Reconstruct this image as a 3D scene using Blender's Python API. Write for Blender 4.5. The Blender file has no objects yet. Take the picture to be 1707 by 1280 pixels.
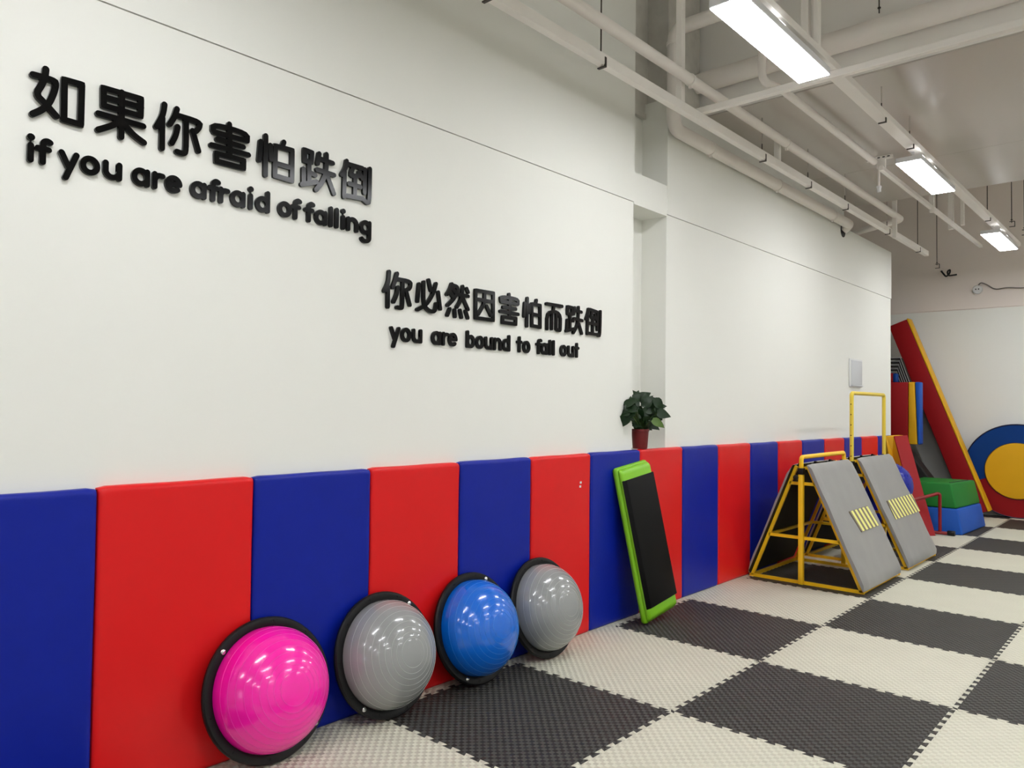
import bpy, bmesh, math, random
from mathutils import Vector, Matrix
random.seed(7)
scene = bpy.context.scene
COL = scene.collection

# ------------------------------------------------------------------ camera, light, exposure
cam_data = bpy.data.cameras.new('camera')
cam_data.sensor_fit = 'HORIZONTAL'; cam_data.sensor_width = 36.0
cam_data.lens = 36.0 * 1267.28 / 1707.0
cam_data.clip_start = 0.05; cam_data.clip_end = 100
camera = bpy.data.objects.new('camera', cam_data); COL.objects.link(camera)
YAW, PITCH, ROLL = 0.732265, 0.0283799, 0.0120048
fw = Vector((-math.sin(YAW) * math.cos(PITCH), math.cos(YAW) * math.cos(PITCH), math.sin(PITCH)))
rt = Vector((math.cos(YAW), math.sin(YAW), 0)); up = rt.cross(fw)
r2 = rt * math.cos(ROLL) + up * math.sin(ROLL); u2 = up * math.cos(ROLL) - rt * math.sin(ROLL)
m = Matrix((r2, u2, -fw)).transposed().to_4x4(); m.translation = Vector((1.9018, 0.0, 1.46734))
camera.matrix_world = m
scene.camera = camera

world = bpy.data.worlds.new('World'); scene.world = world; world.use_nodes = True
world.node_tree.nodes['Background'].inputs[0].default_value = (0.75, 0.85, 1.0, 1)
world.node_tree.nodes['Background'].inputs[1].default_value = 1.5
scene.view_settings.view_transform = 'Standard'
scene.view_settings.look = 'None'
scene.view_settings.gamma = 1.0
scene.view_settings.use_curve_mapping = False
scene.view_settings.exposure = 0.95
LAMP = 18.0
scene.cycles.use_denoising = True
scene.cycles.max_bounces = 8
scene.cycles.diffuse_bounces = 5
scene.cycles.caustics_reflective = False
scene.cycles.caustics_refractive = False

# ------------------------------------------------------------------ materials
def lin(c):
    f = lambda v: v / 12.92 if v <= 0.04045 else ((v + 0.055) / 1.055) ** 2.4
    return tuple(f(v / 255.0) for v in c) + (1.0,)

def mat(name, rgb, rough=0.5, metal=0.0, var=0.04, vscale=6.0, bump=0.0, bscale=80.0, coat=0.0, spec=0.5):
    """Principled surface with a slight noise in colour and, if wanted, a fine bump."""
    mt = bpy.data.materials.new(name); mt.use_nodes = True
    nt = mt.node_tree; b = nt.nodes['Principled BSDF']
    b.inputs['Roughness'].default_value = rough
    b.inputs['Metallic'].default_value = metal
    b.inputs['Coat Weight'].default_value = coat
    b.inputs['Coat Roughness'].default_value = 0.03
    b.inputs['Specular IOR Level'].default_value = spec
    tc = nt.nodes.new('ShaderNodeTexCoord')
    ns = nt.nodes.new('ShaderNodeTexNoise'); ns.inputs['Scale'].default_value = vscale; ns.inputs['Detail'].default_value = 5
    nt.links.new(tc.outputs['Object'], ns.inputs['Vector'])
    mx = nt.nodes.new('ShaderNodeMix'); mx.data_type = 'RGBA'
    c = lin(rgb)
    mx.inputs[6].default_value = tuple(v * (1 - var) for v in c[:3]) + (1,)
    mx.inputs[7].default_value = tuple(min(1, v * (1 + var)) for v in c[:3]) + (1,)
    nt.links.new(ns.outputs['Fac'], mx.inputs[0]); nt.links.new(mx.outputs[2], b.inputs['Base Color'])
    if bump:
        n2 = nt.nodes.new('ShaderNodeTexNoise'); n2.inputs['Scale'].default_value = bscale; n2.inputs['Detail'].default_value = 3
        nt.links.new(tc.outputs['Object'], n2.inputs['Vector'])
        bp = nt.nodes.new('ShaderNodeBump'); bp.inputs['Strength'].default_value = bump; bp.inputs['Distance'].default_value = 0.004
        nt.links.new(n2.outputs['Fac'], bp.inputs['Height']); nt.links.new(bp.outputs['Normal'], b.inputs['Normal'])
    return mt

def emit(name, rgb, strength):
    mt = bpy.data.materials.new(name); mt.use_nodes = True
    b = mt.node_tree.nodes['Principled BSDF']
    b.inputs['Base Color'].default_value = (0.8, 0.8, 0.8, 1)
    b.inputs['Emission Color'].default_value = rgb + (1,)
    b.inputs['Emission Strength'].default_value = strength
    return mt

def weave(name, rgb, rough, strength):
    """Foam floor tile: a woven relief of small square facets tilted to alternating sides."""
    mt = bpy.data.materials.new(name); mt.use_nodes = True
    nt = mt.node_tree; b = nt.nodes['Principled BSDF']; N = nt.nodes.new; L = nt.links.new
    b.inputs['Roughness'].default_value = rough
    geo = N('ShaderNodeNewGeometry'); sc = N('ShaderNodeVectorMath'); sc.operation = 'SCALE'; sc.inputs[3].default_value = 46.0
    L(geo.outputs['Position'], sc.inputs[0])
    ck = N('ShaderNodeTexChecker'); ck.inputs['Scale'].default_value = 1.0
    fl = N('ShaderNodeSeparateXYZ'); L(sc.outputs[0], fl.inputs[0])
    cb = N('ShaderNodeCombineXYZ'); L(fl.outputs[0], cb.inputs[0]); L(fl.outputs[1], cb.inputs[1]); cb.inputs[2].default_value = 0.5
    L(cb.outputs[0], ck.inputs['Vector'])
    mx = N('ShaderNodeMix'); mx.data_type = 'VECTOR'
    mx.inputs[4].default_value = (strength, strength * .3, 1); mx.inputs[5].default_value = (-strength, -strength * .3, 1)
    L(ck.outputs['Fac'], mx.inputs[0])
    nv = N('ShaderNodeVectorMath'); nv.operation = 'NORMALIZE'; L(mx.outputs[1], nv.inputs[0]); L(nv.outputs[0], b.inputs['Normal'])
    ns = N('ShaderNodeTexNoise'); ns.inputs['Scale'].default_value = 2.5; ns.inputs['Detail'].default_value = 6
    L(geo.outputs['Position'], ns.inputs['Vector'])
    c = lin(rgb); cm = N('ShaderNodeMix'); cm.data_type = 'RGBA'
    cm.inputs[6].default_value = tuple(v * 0.94 for v in c[:3]) + (1,); cm.inputs[7].default_value = tuple(v * 1.06 for v in c[:3]) + (1,)
    L(ns.outputs['Fac'], cm.inputs[0]); L(cm.outputs[2], b.inputs['Base Color'])
    return mt

M = dict(
    wall=mat('white_wall_paint', (236, 236, 230), 0.75, var=0.012, vscale=1.2, bump=0.05, bscale=60),
    ceil=mat('grey_ceiling_paint', (194, 187, 179), 0.28, var=0.04, vscale=1.5, bump=0.08, bscale=25),
    beam=mat('lightened_beam_paint', (246, 243, 238), 0.6, var=0.04, vscale=2.5, bump=0.1, bscale=20),  # base colour brightened to stand in for light on beam and upper ceiling
    wall_grey=mat('grey_white_wall_paint', (236, 226, 219), 0.75, var=0.02, vscale=1.5),
    concrete=mat('rough_concrete', (206, 203, 196), 0.85, var=0.18, vscale=9, bump=0.5, bscale=30),
    pipe=mat('white_pipe_paint', (240, 234, 228), 0.5, var=0.03, bump=0.05, bscale=40),
    strut=mat('white_steel_channel', (240, 235, 229), 0.5, var=0.03),
    lamp_body=mat('lamp_housing_white', (225, 225, 228), 0.45, var=0.01),
    lamp_leak=emit('lamp_slot_lit', (0.99, 1.0, 1.02), LAMP * .6),
    lamp_face=emit('lamp_diffuser_lit', (0.99, 1.0, 1.02), LAMP),
    rod=mat('dark_threaded_rod', (70, 64, 58), 0.5, 0.6),
    red=mat('red_vinyl', (222, 24, 28), 0.33, var=0.03, vscale=3, bump=0.05, bscale=35, spec=0.3),
    blue=mat('blue_vinyl', (8, 32, 150), 0.38, var=0.09, vscale=14, bump=0.10, bscale=55, spec=0.25),
    edge=mat('dark_pad_backing', (40, 36, 38), 0.8),
    light_tile=weave('light_grey_foam', (206, 204, 186), 0.6, 0.26),
    dark_tile=weave('charcoal_foam', (53, 52, 48), 0.6, 0.5),
    floor=mat('floor_screed', (90, 88, 84), 0.9),
    black_plastic=mat('black_plastic', (13, 13, 14), 0.45, var=0.1, bump=0.06, bscale=90, spec=0.3),
    pink=mat('pink_rubber', (255, 16, 170), 0.2, var=0.01, coat=0.5),
    grey_dome=mat('grey_rubber', (146, 148, 148), 0.2, var=0.02, coat=0.5),
    blue_dome=mat('sky_blue_rubber', (0, 104, 216), 0.2, var=0.02, coat=0.5),
    pink_glint=mat('pale_pink_ridge_glint', (250, 60, 185), 0.3),  # paler ridge colours stand in for highlights on the rubber
    grey_glint=mat('pale_grey_ridge_glint', (172, 174, 173), 0.3),
    blue_glint=mat('pale_blue_ridge_glint', (40, 132, 226), 0.3),
    chrome=mat('chrome', (210, 210, 210), 0.12, 1.0),
    acrylic=mat('black_acrylic', (4, 4, 5), 0.13, var=0.05, spec=0.22),
    green=mat('lime_green_plastic', (128, 196, 26), 0.38, var=0.03, bump=0.04, bscale=60),
    mat_black=mat('black_rubber_mat', (9, 9, 10), 0.5, var=0.08, bump=0.08, bscale=120, spec=0.12),
    yellow_tube=mat('yellow_painted_steel', (255, 202, 32), 0.35, var=0.03),
    pale_yellow_tube=mat('faded_yellow_steel', (232, 204, 66), 0.35, var=0.03),
    grey_pad=mat('grey_vinyl', (145, 144, 141), 0.42, var=0.06, vscale=4, bump=0.35, bscale=9),
    hazard_y=mat('cream_yellow_tape', (240, 236, 140), 0.5),
    hazard_g=mat('brown_grey_tape', (122, 112, 96), 0.5),
    leaf=mat('dark_green_leaf', (17, 42, 14), 0.42, var=0.4, vscale=30, spec=0.3),
    leaf_pale=mat('yellow_green_leaf', (76, 106, 30), 0.45, var=0.3, vscale=30),
    stem=mat('green_stem', (62, 88, 40), 0.5),
    pot=mat('dark_red_pot', (108, 14, 18), 0.4, var=0.15, vscale=25),
    soil=mat('potting_soil', (44, 32, 24), 0.95),
    far_red=mat('red_canvas', (152, 22, 27), 0.5, var=0.05, vscale=4, bump=0.14, bscale=14, spec=0.2),
    far_yellow=mat('yellow_canvas', (228, 172, 26), 0.5, var=0.06, vscale=5, bump=0.14, bscale=16, spec=0.25),
    far_blue=mat('blue_canvas', (26, 84, 178), 0.5, var=0.06, vscale=5, bump=0.12, bscale=14, spec=0.2),
    deep_blue=mat('deep_blue_canvas', (4, 58, 130), 0.5, var=0.05, vscale=5, bump=0.1, bscale=14, spec=0.2),
    far_green=mat('green_canvas', (26, 116, 40), 0.5, var=0.06, vscale=5, bump=0.12, bscale=14, spec=0.2),
    dark_grey=mat('dark_grey_canvas', (168, 168, 166), 0.4, var=0.12, vscale=4),
    black_cloth=mat('black_canvas', (26, 25, 24), 0.6, var=0.1, spec=0.25),
    grey_trim=mat('grey_edge_trim', (150, 150, 148), 0.5),
    ball=mat('royal_blue_rubber', (10, 30, 150), 0.3, var=0.1, spec=0.3, bump=0.4, bscale=45, coat=0.1),
    red_steel=mat('red_painted_steel', (140, 16, 22), 0.4),
    piping=mat('navy_piping', (24, 26, 60), 0.5),
    plastic_white=mat('white_plastic', (224, 225, 226), 0.4, var=0.01),
    plastic_grey=mat('pale_grey_plastic', (204, 206, 210), 0.4, var=0.01),
    dark=mat('black_cable_rubber', (22, 20, 20), 0.5),
    cable=mat('grey_cable_sheath', (116, 110, 104), 0.6),
)

# ------------------------------------------------------------------ helpers
def obj(name, bm, m=None, parent=None, smooth=False, angle=None):
    """Links a bmesh as ONE mesh object; m may be a list of materials."""
    bmesh.ops.recalc_face_normals(bm, faces=bm.faces[:])
    me = bpy.data.meshes.new(name)
    if smooth:
        for f in bm.faces: f.smooth = True
    if angle is not None:
        for e in bm.edges:
            if len(e.link_faces) == 2 and e.calc_face_angle(0) > math.radians(angle): e.smooth = False
            else: e.smooth = True
    bm.to_mesh(me); bm.free()
    for x in (m if isinstance(m, (list, tuple)) else [m]):
        if x: me.materials.append(x)
    o = bpy.data.objects.new(name, me); COL.objects.link(o)
    if parent: o.parent = parent
    return o

def thing(name, label, cat, loc=(0, 0, 0), group=None, basis=None):
    o = bpy.data.objects.new(name, None); COL.objects.link(o)
    o.empty_display_size = 0.1
    if basis is not None:
        mm = basis.to_4x4(); mm.translation = Vector(loc); o.matrix_world = mm
    else: o.location = loc
    return tag(o, label, cat, group)

def tag(o, label, cat, group=None):
    o['label'] = label; o['category'] = cat
    if group: o['group'] = group
    return o

def structure(o):
    o['kind'] = 'structure'; return o

def copy_tree(o, parent=None):
    c = o.copy(); COL.objects.link(c); c.parent = parent
    for ch in list(o.children): copy_tree(ch, c)
    return c

def box(bm, lo, hi, bevel=0.0, seg=2, mi=0):
    vs = [bm.verts.new((x, y, z)) for x in (lo[0], hi[0]) for y in (lo[1], hi[1]) for z in (lo[2], hi[2])]
    q = [(0, 1, 3, 2), (4, 6, 7, 5), (0, 4, 5, 1), (2, 3, 7, 6), (0, 2, 6, 4), (1, 5, 7, 3)]
    fs = [bm.faces.new([vs[i] for i in f]) for f in q]
    for f in fs: f.material_index = mi
    if bevel:
        es = list({e for f in fs for e in f.edges})
        bmesh.ops.bevel(bm, geom=es, offset=bevel, segments=seg, profile=0.5, affect='EDGES', clamp_overlap=True)
    return bm

def hexa(bm, P, bevel=0.0, seg=2):
    """Eight corners: bottom ring of four, then top ring of four."""
    vs = [bm.verts.new(p) for p in P]
    q = [(3, 2, 1, 0), (4, 5, 6, 7), (0, 1, 5, 4), (1, 2, 6, 5), (2, 3, 7, 6), (3, 0, 4, 7)]
    fs = [bm.faces.new([vs[i] for i in f]) for f in q]
    if bevel:
        bmesh.ops.bevel(bm, geom=list({e for f in fs for e in f.edges}), offset=bevel, segments=seg, profile=0.5, affect='EDGES', clamp_overlap=True)
    return bm

def prism(bm, poly, axis, a0, a1, bevel=0.0, seg=2):
    """Extrudes a polygon given in the two other axes from a0 to a1 along axis."""
    def P(p, a):
        q = list(p); q.insert(axis, a); return q
    v0 = [bm.verts.new(P(p, a0)) for p in poly]; v1 = [bm.verts.new(P(p, a1)) for p in poly]
    fs = [bm.faces.new(v0), bm.faces.new(v1)]
    n = len(poly)
    for i in range(n): fs.append(bm.faces.new((v0[i], v0[(i + 1) % n], v1[(i + 1) % n], v1[i])))
    if bevel:
        bmesh.ops.bevel(bm, geom=list({e for f in fs for e in f.edges}), offset=bevel, segments=seg, profile=0.5, affect='EDGES', clamp_overlap=True)
    return bm

def round_path(pts, r, n=6):
    pts = [Vector(p) for p in pts]
    if r <= 0 or len(pts) < 3: return pts
    out = [pts[0]]
    for a, b, c in zip(pts, pts[1:], pts[2:]):
        d1 = (a - b); d2 = (c - b)
        rr = min(r, d1.length * 0.49, d2.length * 0.49)
        p0 = b + d1.normalized() * rr; p1 = b + d2.normalized() * rr
        for i in range(n + 1):
            t = i / n
            out.append(p0 * (1 - t) ** 2 + b * 2 * t * (1 - t) + p1 * t ** 2)
    out.append(pts[-1]); return out

def tube(bm, pts, r, seg=12, bend=0.0, cap=True, square=False, n=6):
    pts = round_path(pts, bend, n)
    rings = []; prev = None
    if square: seg = 4
    for i, p in enumerate(pts):
        d = (pts[min(i + 1, len(pts) - 1)] - pts[max(i - 1, 0)]).normalized()
        if prev is None:
            ref = Vector((0, 0, 1)) if abs(d.z) < 0.9 else Vector((0, 1, 0))
            s = d.cross(ref).normalized()
        else:
            s = (prev - d * prev.dot(d)).normalized()
        prev = s; t = d.cross(s)
        k = math.pi / 4 if square else 0
        rr = r * (math.sqrt(2) if square else 1)
        rings.append([bm.verts.new(p + (s * math.cos(k + 2 * math.pi * j / seg) + t * math.sin(k + 2 * math.pi * j / seg)) * rr) for j in range(seg)])
    for a, b in zip(rings, rings[1:]):
        for j in range(seg): bm.faces.new((a[j], a[(j + 1) % seg], b[(j + 1) % seg], b[j]))
    if cap:
        bm.faces.new(rings[0]); bm.faces.new(rings[-1])
    return bm

def lathe(bm, prof, seg=48, mi=None, caps=True):
    """Revolves (radius, height) pairs about local z; r == 0 closes to a pole."""
    rings = []
    for r, h in prof:
        if r < 1e-6: rings.append([bm.verts.new((0, 0, h))])
        else: rings.append([bm.verts.new((r * math.cos(2 * math.pi * j / seg), r * math.sin(2 * math.pi * j / seg), h)) for j in range(seg)])
    for k, (a, b) in enumerate(zip(rings, rings[1:])):
        for j in range(seg):
            j2 = (j + 1) % seg
            if len(a) == 1 and len(b) == 1: continue
            if len(a) == 1: f = bm.faces.new((a[0], b[j], b[j2]))
            elif len(b) == 1: f = bm.faces.new((a[j], a[j2], b[0]))
            else: f = bm.faces.new((a[j], a[j2], b[j2], b[j]))
            if mi: f.material_index = mi[k]
    if caps:
        for rg in (rings[0], rings[-1]):
            if len(rg) > 1: bm.faces.new(rg)
    return bm

B = bmesh.new

# ------------------------------------------------------------------ room shell
FX, MX = -1.05, -1.09          # front of the wall pads, face of the wall
fb = B(); box(fb, (-3.1, -6.0, -0.12), (7.1, 12.8, -0.022))
floor = structure(obj('floor', fb, M['floor']))

PITCHN = 12; AMP = 0.0115; DV = 0.0062
def edge_profile():
    pts = []; p = 1.0 / PITCHN
    for i in range(PITCHN):
        s = i * p
        pts += [(s + p * .22 + DV, -AMP), (s + p * .22 - DV, AMP), (s + p * .72 + DV, AMP), (s + p * .72 - DV, -AMP)]
    return pts
PROF = edge_profile()
def tile_mesh(name, x0=0.0, x1=1.0, y1=1.0, teeth='lrbt'):
    out = []
    cl = lambda s, a, b: a - 1e-6 <= s <= b + 1e-6
    full = lambda a, b: b - a > 0.999
    out.append((x0, 0.0))
    if 'b' in teeth: out += [(s, o) for s, o in PROF if cl(s, x0 + .01, x1 - .01)]
    out.append((x1, 0.0))
    if 'r' in teeth: out += [(x1 + o, s) for s, o in PROF if s < y1 - .01]
    out.append((x1, y1))
    if 't' in teeth: out += [(s, y1 + o) for s, o in reversed(PROF) if cl(s, x0 + .01, x1 - .01)]
    out.append((x0, y1))
    if 'l' in teeth: out += [(x0 + o, s) for s, o in reversed(PROF) if s < y1 - .01]
    n = len(out); T = [Vector((a, b)) for a, b in out]
    def offset(d):
        r = []
        for i in range(n):
            a, b, c = T[i - 1], T[i], T[(i + 1) % n]
            e1 = (b - a).normalized(); e2 = (c - b).normalized()
            n1 = Vector((-e1.y, e1.x)); n2 = Vector((-e2.y, e2.x))
            k = (n1 + n2); k = k / max(0.35, k.dot(n1)) if k.length > 1e-4 else n1
            r.append(b + k * d)
        return r
    bm = B()
    L0 = [bm.verts.new((p.x, p.y, -0.022)) for p in offset(0.0004)]
    L1 = [bm.verts.new((p.x, p.y, -0.0022)) for p in offset(0.0004)]
    L2 = [bm.verts.new((p.x, p.y, 0.0)) for p in offset(0.0022)]
    for a, b in ((L0, L1), (L1, L2)):
        for i in range(n): bm.faces.new((a[i], a[(i + 1) % n], b[(i + 1) % n], b[i]))
    bm.faces.new(L2)
    bmesh.ops.recalc_face_normals(bm, faces=bm.faces[:])
    bmesh.ops.triangulate(bm, faces=[f for f in bm.faces if len(f.verts) > 4])
    me = bpy.data.meshes.new(name); bm.to_mesh(me); bm.free(); me.materials.append(M['light_tile'])
    return me
ME_FULL = tile_mesh('floor_tile')
ME_STRIP = tile_mesh('floor_tile_cut_strip', 0.91, 1.0, 1.0, 'r')
ME_END = tile_mesh('floor_tile_cut_end', 0.0, 1.0, 0.3085, 'lrb')
Y0 = 3.2915
for j in range(-5, 10):
    for i in range(-2, 7):
        if i == -2 and j < 8: me = ME_STRIP
        elif j == 9: me = ME_END
        else: me = ME_FULL
        t = bpy.data.objects.new('floor_tile', me); COL.objects.link(t)
        t.location = (i, Y0 + j, 0); t.parent = floor
        t.material_slots[0].link = 'OBJECT'
        t.material_slots[0].material = M['dark_tile'] if (i + j) % 2 == 0 and not (i == -2 and j < 8) else M['light_tile']

# padded wall: core, then boards; a shadow joint runs at 2.94 m
NY0, NY1 = 4.612, 5.07         # the niche
wb = B()
box(wb, (-1.5, -6.0, 0), (-1.31, NY1, 4.9)); box(wb, (-1.5, NY1 + .05, 0), (-1.25, 9.0, 3.84)); box(wb, (-1.5, 9.0, 0), (-1.25, 10.80, 3.54))
wall_left = structure(obj('wall_left', wb, M['wall']))
b = B(); box(b, (-1.31, -6.0, -0.02), (MX, NY0, 2.94)); obj('lower_board', b, M['wall'], wall_left)
b = B(); box(b, (-1.31, -6.0, 2.943), (MX + 0.007, NY0, 4.9)); obj('upper_board', b, M['wall'], wall_left)
b = B(); box(b, (-1.31, NY1, -0.02), (MX, 10.815, 2.94)); obj('lower_board', b, M['wall'], wall_left)
b = B(); box(b, (-1.31, NY1, 2.943), (MX + 0.007, 9.0, 3.84)); box(b, (-1.31, 9.0, 2.943), (MX + 0.007, 10.83, 3.56)); obj('upper_board', b, M['wall'], wall_left)
b = B(); box(b, (-1.31, NY0, -0.02), (MX, NY1, 1.157)); obj('niche_sill', b, M['wall'], wall_left)
b = B(); box(b, (-1.31, NY0, 2.927), (MX + 0.004, NY1, 3.16)); obj('niche_beam', b, M['wall'], wall_left)
b = B(); box(b, (-1.60, NY0 - .3, 3.73), (-1.285, 5.1, 4.9)); box(b, (-1.60, 5.1, 3.70), (-1.10, 5.60, 4.9)); box(b, (-1.30, NY0 - .3, 3.72), (-1.275, 5.1, 3.76))
obj('concrete_column', b, M['concrete'], wall_left)

b = B(); box(b, (-3.1, 12.62, -0.1), (7.1, 12.8, 4.9)); wall_back = structure(obj('wall_back', b, M['wall_grey']))
b = B(); box(b, (-3.1, 12.60, -0.02), (7.1, 12.62, 2.938)); obj('lower_board', b, M['wall'], wall_back)
b = B(); box(b, (-3.1, 12.605, 2.950), (7.1, 12.62, 3.155)); obj('band_board', b, M['wall_grey'], wall_back)
b = B(); box(b, (7.0, -6.0, -0.1), (7.15, 12.8, 4.9)); structure(obj('wall_right', b, M['wall']))
b = B(); box(b, (-3.15, 9.0, -0.1), (-3.0, 12.8, 4.9)); structure(obj('wall_alcove', b, M['wall']))
b = B(); box(b, (-3.1, 9.0, -0.1), (-1.5, 9.1, 4.9)); structure(obj('wall_alcove_front', b, M['wall']))
# wall behind the camera, with a window
WX0, WX1, WZ0, WZ1 = 1.6, 3.0, 0.9, 2.5
b = B()
box(b, (-1.5, -6.15, -0.1), (WX0, -6.0, 4.9)); box(b, (WX1, -6.15, -0.1), (7.15, -6.0, 4.9))
box(b, (WX0, -6.15, -0.1), (WX1, -6.0, WZ0)); box(b, (WX0, -6.15, WZ1), (WX1, -6.0, 4.9))
structure(obj('wall_front', b, M['wall']))
b = B()
for (a, c, d, e) in ((WX0, WX0 + .06, WZ0, WZ1), (WX1 - .06, WX1, WZ0, WZ1), (WX0, WX1, WZ0, WZ0 + .06), (WX0, WX1, WZ1 - .06, WZ1), ((WX0 + WX1) / 2 - .03, (WX0 + WX1) / 2 + .03, WZ0, WZ1)):
    box(b, (a, -6.12, d), (c, -6.05, e))
structure(obj('window_1', b, M['plastic_white']))
# ceilings
b = B(); box(b, (-3.15, -6.15, 4.9), (7.15, 12.8, 5.1)); structure(obj('ceiling', b, M['beam']))
SOF0, SOF1, SOFZ = 5.64, 9.27, 3.85
b = B(); box(b, (-1.6, SOF0, SOFZ + .012), (7.0, SOF1, 4.9)); soffit = structure(obj('ceiling_soffit', b, M['beam']))
for (s0, s1) in ((SOF0, 7.898), (7.902, SOF1)):
    b = B(); box(b, (-1.6, s0, SOFZ), (7.0, s1, SOFZ + .013), .002, 1); obj('soffit_board', b, M['ceil'], soffit)

# ------------------------------------------------------------------ wall pads
EDGES = [0.45, 1.056, 1.67, 2.282, 2.877, 3.471, 4.070, 4.667, 5.275, 5.867, 6.481, 7.085, 7.684, 8.300, 8.918, 9.525, 10.142, 10.755]
TOPS = [1.150, 1.155, 1.155, 1.158, 1.160, 1.160, 1.163, 1.165, 1.163, 1.160, 1.156, 1.155, 1.151, 1.149, 1.147, 1.146, 1.140]
PAD_LABELS = [
    'blue vinyl wall pad at the left edge of the photo', 'red vinyl wall pad left of and behind the pink dome',
    'blue vinyl wall pad behind the gap between pink and first grey dome', 'red vinyl wall pad behind the first grey dome and the blue dome',
    'blue vinyl wall pad behind the gap between blue dome and farther grey dome', 'red vinyl wall pad right of the farther grey dome with small white scuffs',
    'blue vinyl wall pad left of the green step board, below the potted plant', 'red vinyl wall pad partly covered by the green step board',
    'blue vinyl wall pad just right of the green step board', 'narrow looking red wall pad left of the yellow climbing frame',
    'blue wall pad above the left foot of the yellow climbing frame', 'red wall pad behind the left slope of the yellow climbing frame',
    'blue wall pad above the left half of the low yellow handle bar', 'red wall pad above the right half of the low yellow handle bar',
    'blue wall pad crossed by the near post of the tall yellow bar', 'red wall pad framed inside the tall yellow bar',
    'blue wall pad at the far wall corner, behind the far post of the tall bar']
def pad(i):
    y0, y1 = EDGES[i] + 0.002, EDGES[i + 1] - 0.002
    h = TOPS[i]; W = y1 - y0; T = 0.040; rnd = random.Random(i + 3)
    t = thing('wall_pad', PAD_LABELS[i], 'wall pad', (MX, y0, 0.0), 'padded mats along the wall')
    us = [0, .002, .006, .012, .02, .03] + [.03 + (W - .06) * k / 10 for k in range(1, 10)] + [W - .03, W - .02, W - .012, W - .006, W - .002, W]
    vs = [0, .002, .006, .012, .02, .03] + [.03 + (h - .06) * k / 18 for k in range(1, 18)] + [h - .03, h - .022, h - .015, h - .009, h - .004, h - .001, h]
    ph = [rnd.uniform(0, 6.28) for _ in range(6)]
    def dep(u, v):
        r = 0.020
        def rd(e, rr):
            e = max(0.0, min(e, rr)); return rr - math.sqrt(max(0, rr * rr - (rr - e) ** 2))
        e = min(u, W - u); d = (r - math.sqrt(max(0, r * r - max(0, r - e) ** 2))) * 0.62
        f = min(v, h - v); d += (r - math.sqrt(max(0, r * r - max(0, r - f) ** 2))) * 0.85
        w = math.exp(-(h - v) / .05)
        d += 0.0022 * w * math.sin(u * 38 + ph[0]) * math.sin(v * 50 + ph[1])
        d -= 0.0016 * math.sin(u * 7 + ph[2]) * math.sin(v * 4.5 + ph[3]) + 0.0008 * math.sin(u * 15 + v * 9 + ph[4])
        return max(0.004, T - d)
    bm = B(); G = []
    for v in vs:
        row = []
        for u in us:
            sag = 0.002 * math.sin(math.pi * u / W) + .0012 * math.sin(u * 17 + ph[5])
            zz = v - (0.006 * (1 - min(1, min(u, W - u) / .03)) + sag * .6) * (v / h) ** 8
            row.append(bm.verts.new((dep(u, v), u, zz)))
        G.append(row)
    for a, b_ in zip(G, G[1:]):
        for k in range(len(us) - 1): bm.faces.new((a[k], a[k + 1], b_[k + 1], b_[k]))
    # return the skin to the wall
    loop = [G[0][k] for k in range(len(us))] + [G[j][-1] for j in range(1, len(vs))] + [G[-1][k] for k in range(len(us) - 2, -1, -1)] + [G[j][0] for j in range(len(vs) - 2, 0, -1)]
    back = [bm.verts.new((0.0006, x.co.y, x.co.z)) for x in loop]
    for k in range(len(loop)): bm.faces.new((loop[k], loop[(k + 1) % len(loop)], back[(k + 1) % len(loop)], back[k]))
    obj('vinyl_cover', bm, M['blue'] if i % 2 == 0 else M['red'], t, smooth=True, angle=50)
    bm = B(); box(bm, (0.0004, -0.0015, 0.004), (0.014, W + 0.0015, h - .012)); obj('backing_board', bm, M['edge'], t)
    if i == 5:
        for (u, v) in ((.47, .945), (.475, .97)):
            sc_ = B(); box(sc_, (T - .0005, u, v), (T + .0012, u + .018, v + .014)); o = obj('scuff_mark', sc_, M['plastic_white'], t); o['label'] = 'small white scuff'
for i in range(len(TOPS)): pad(i)

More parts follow.
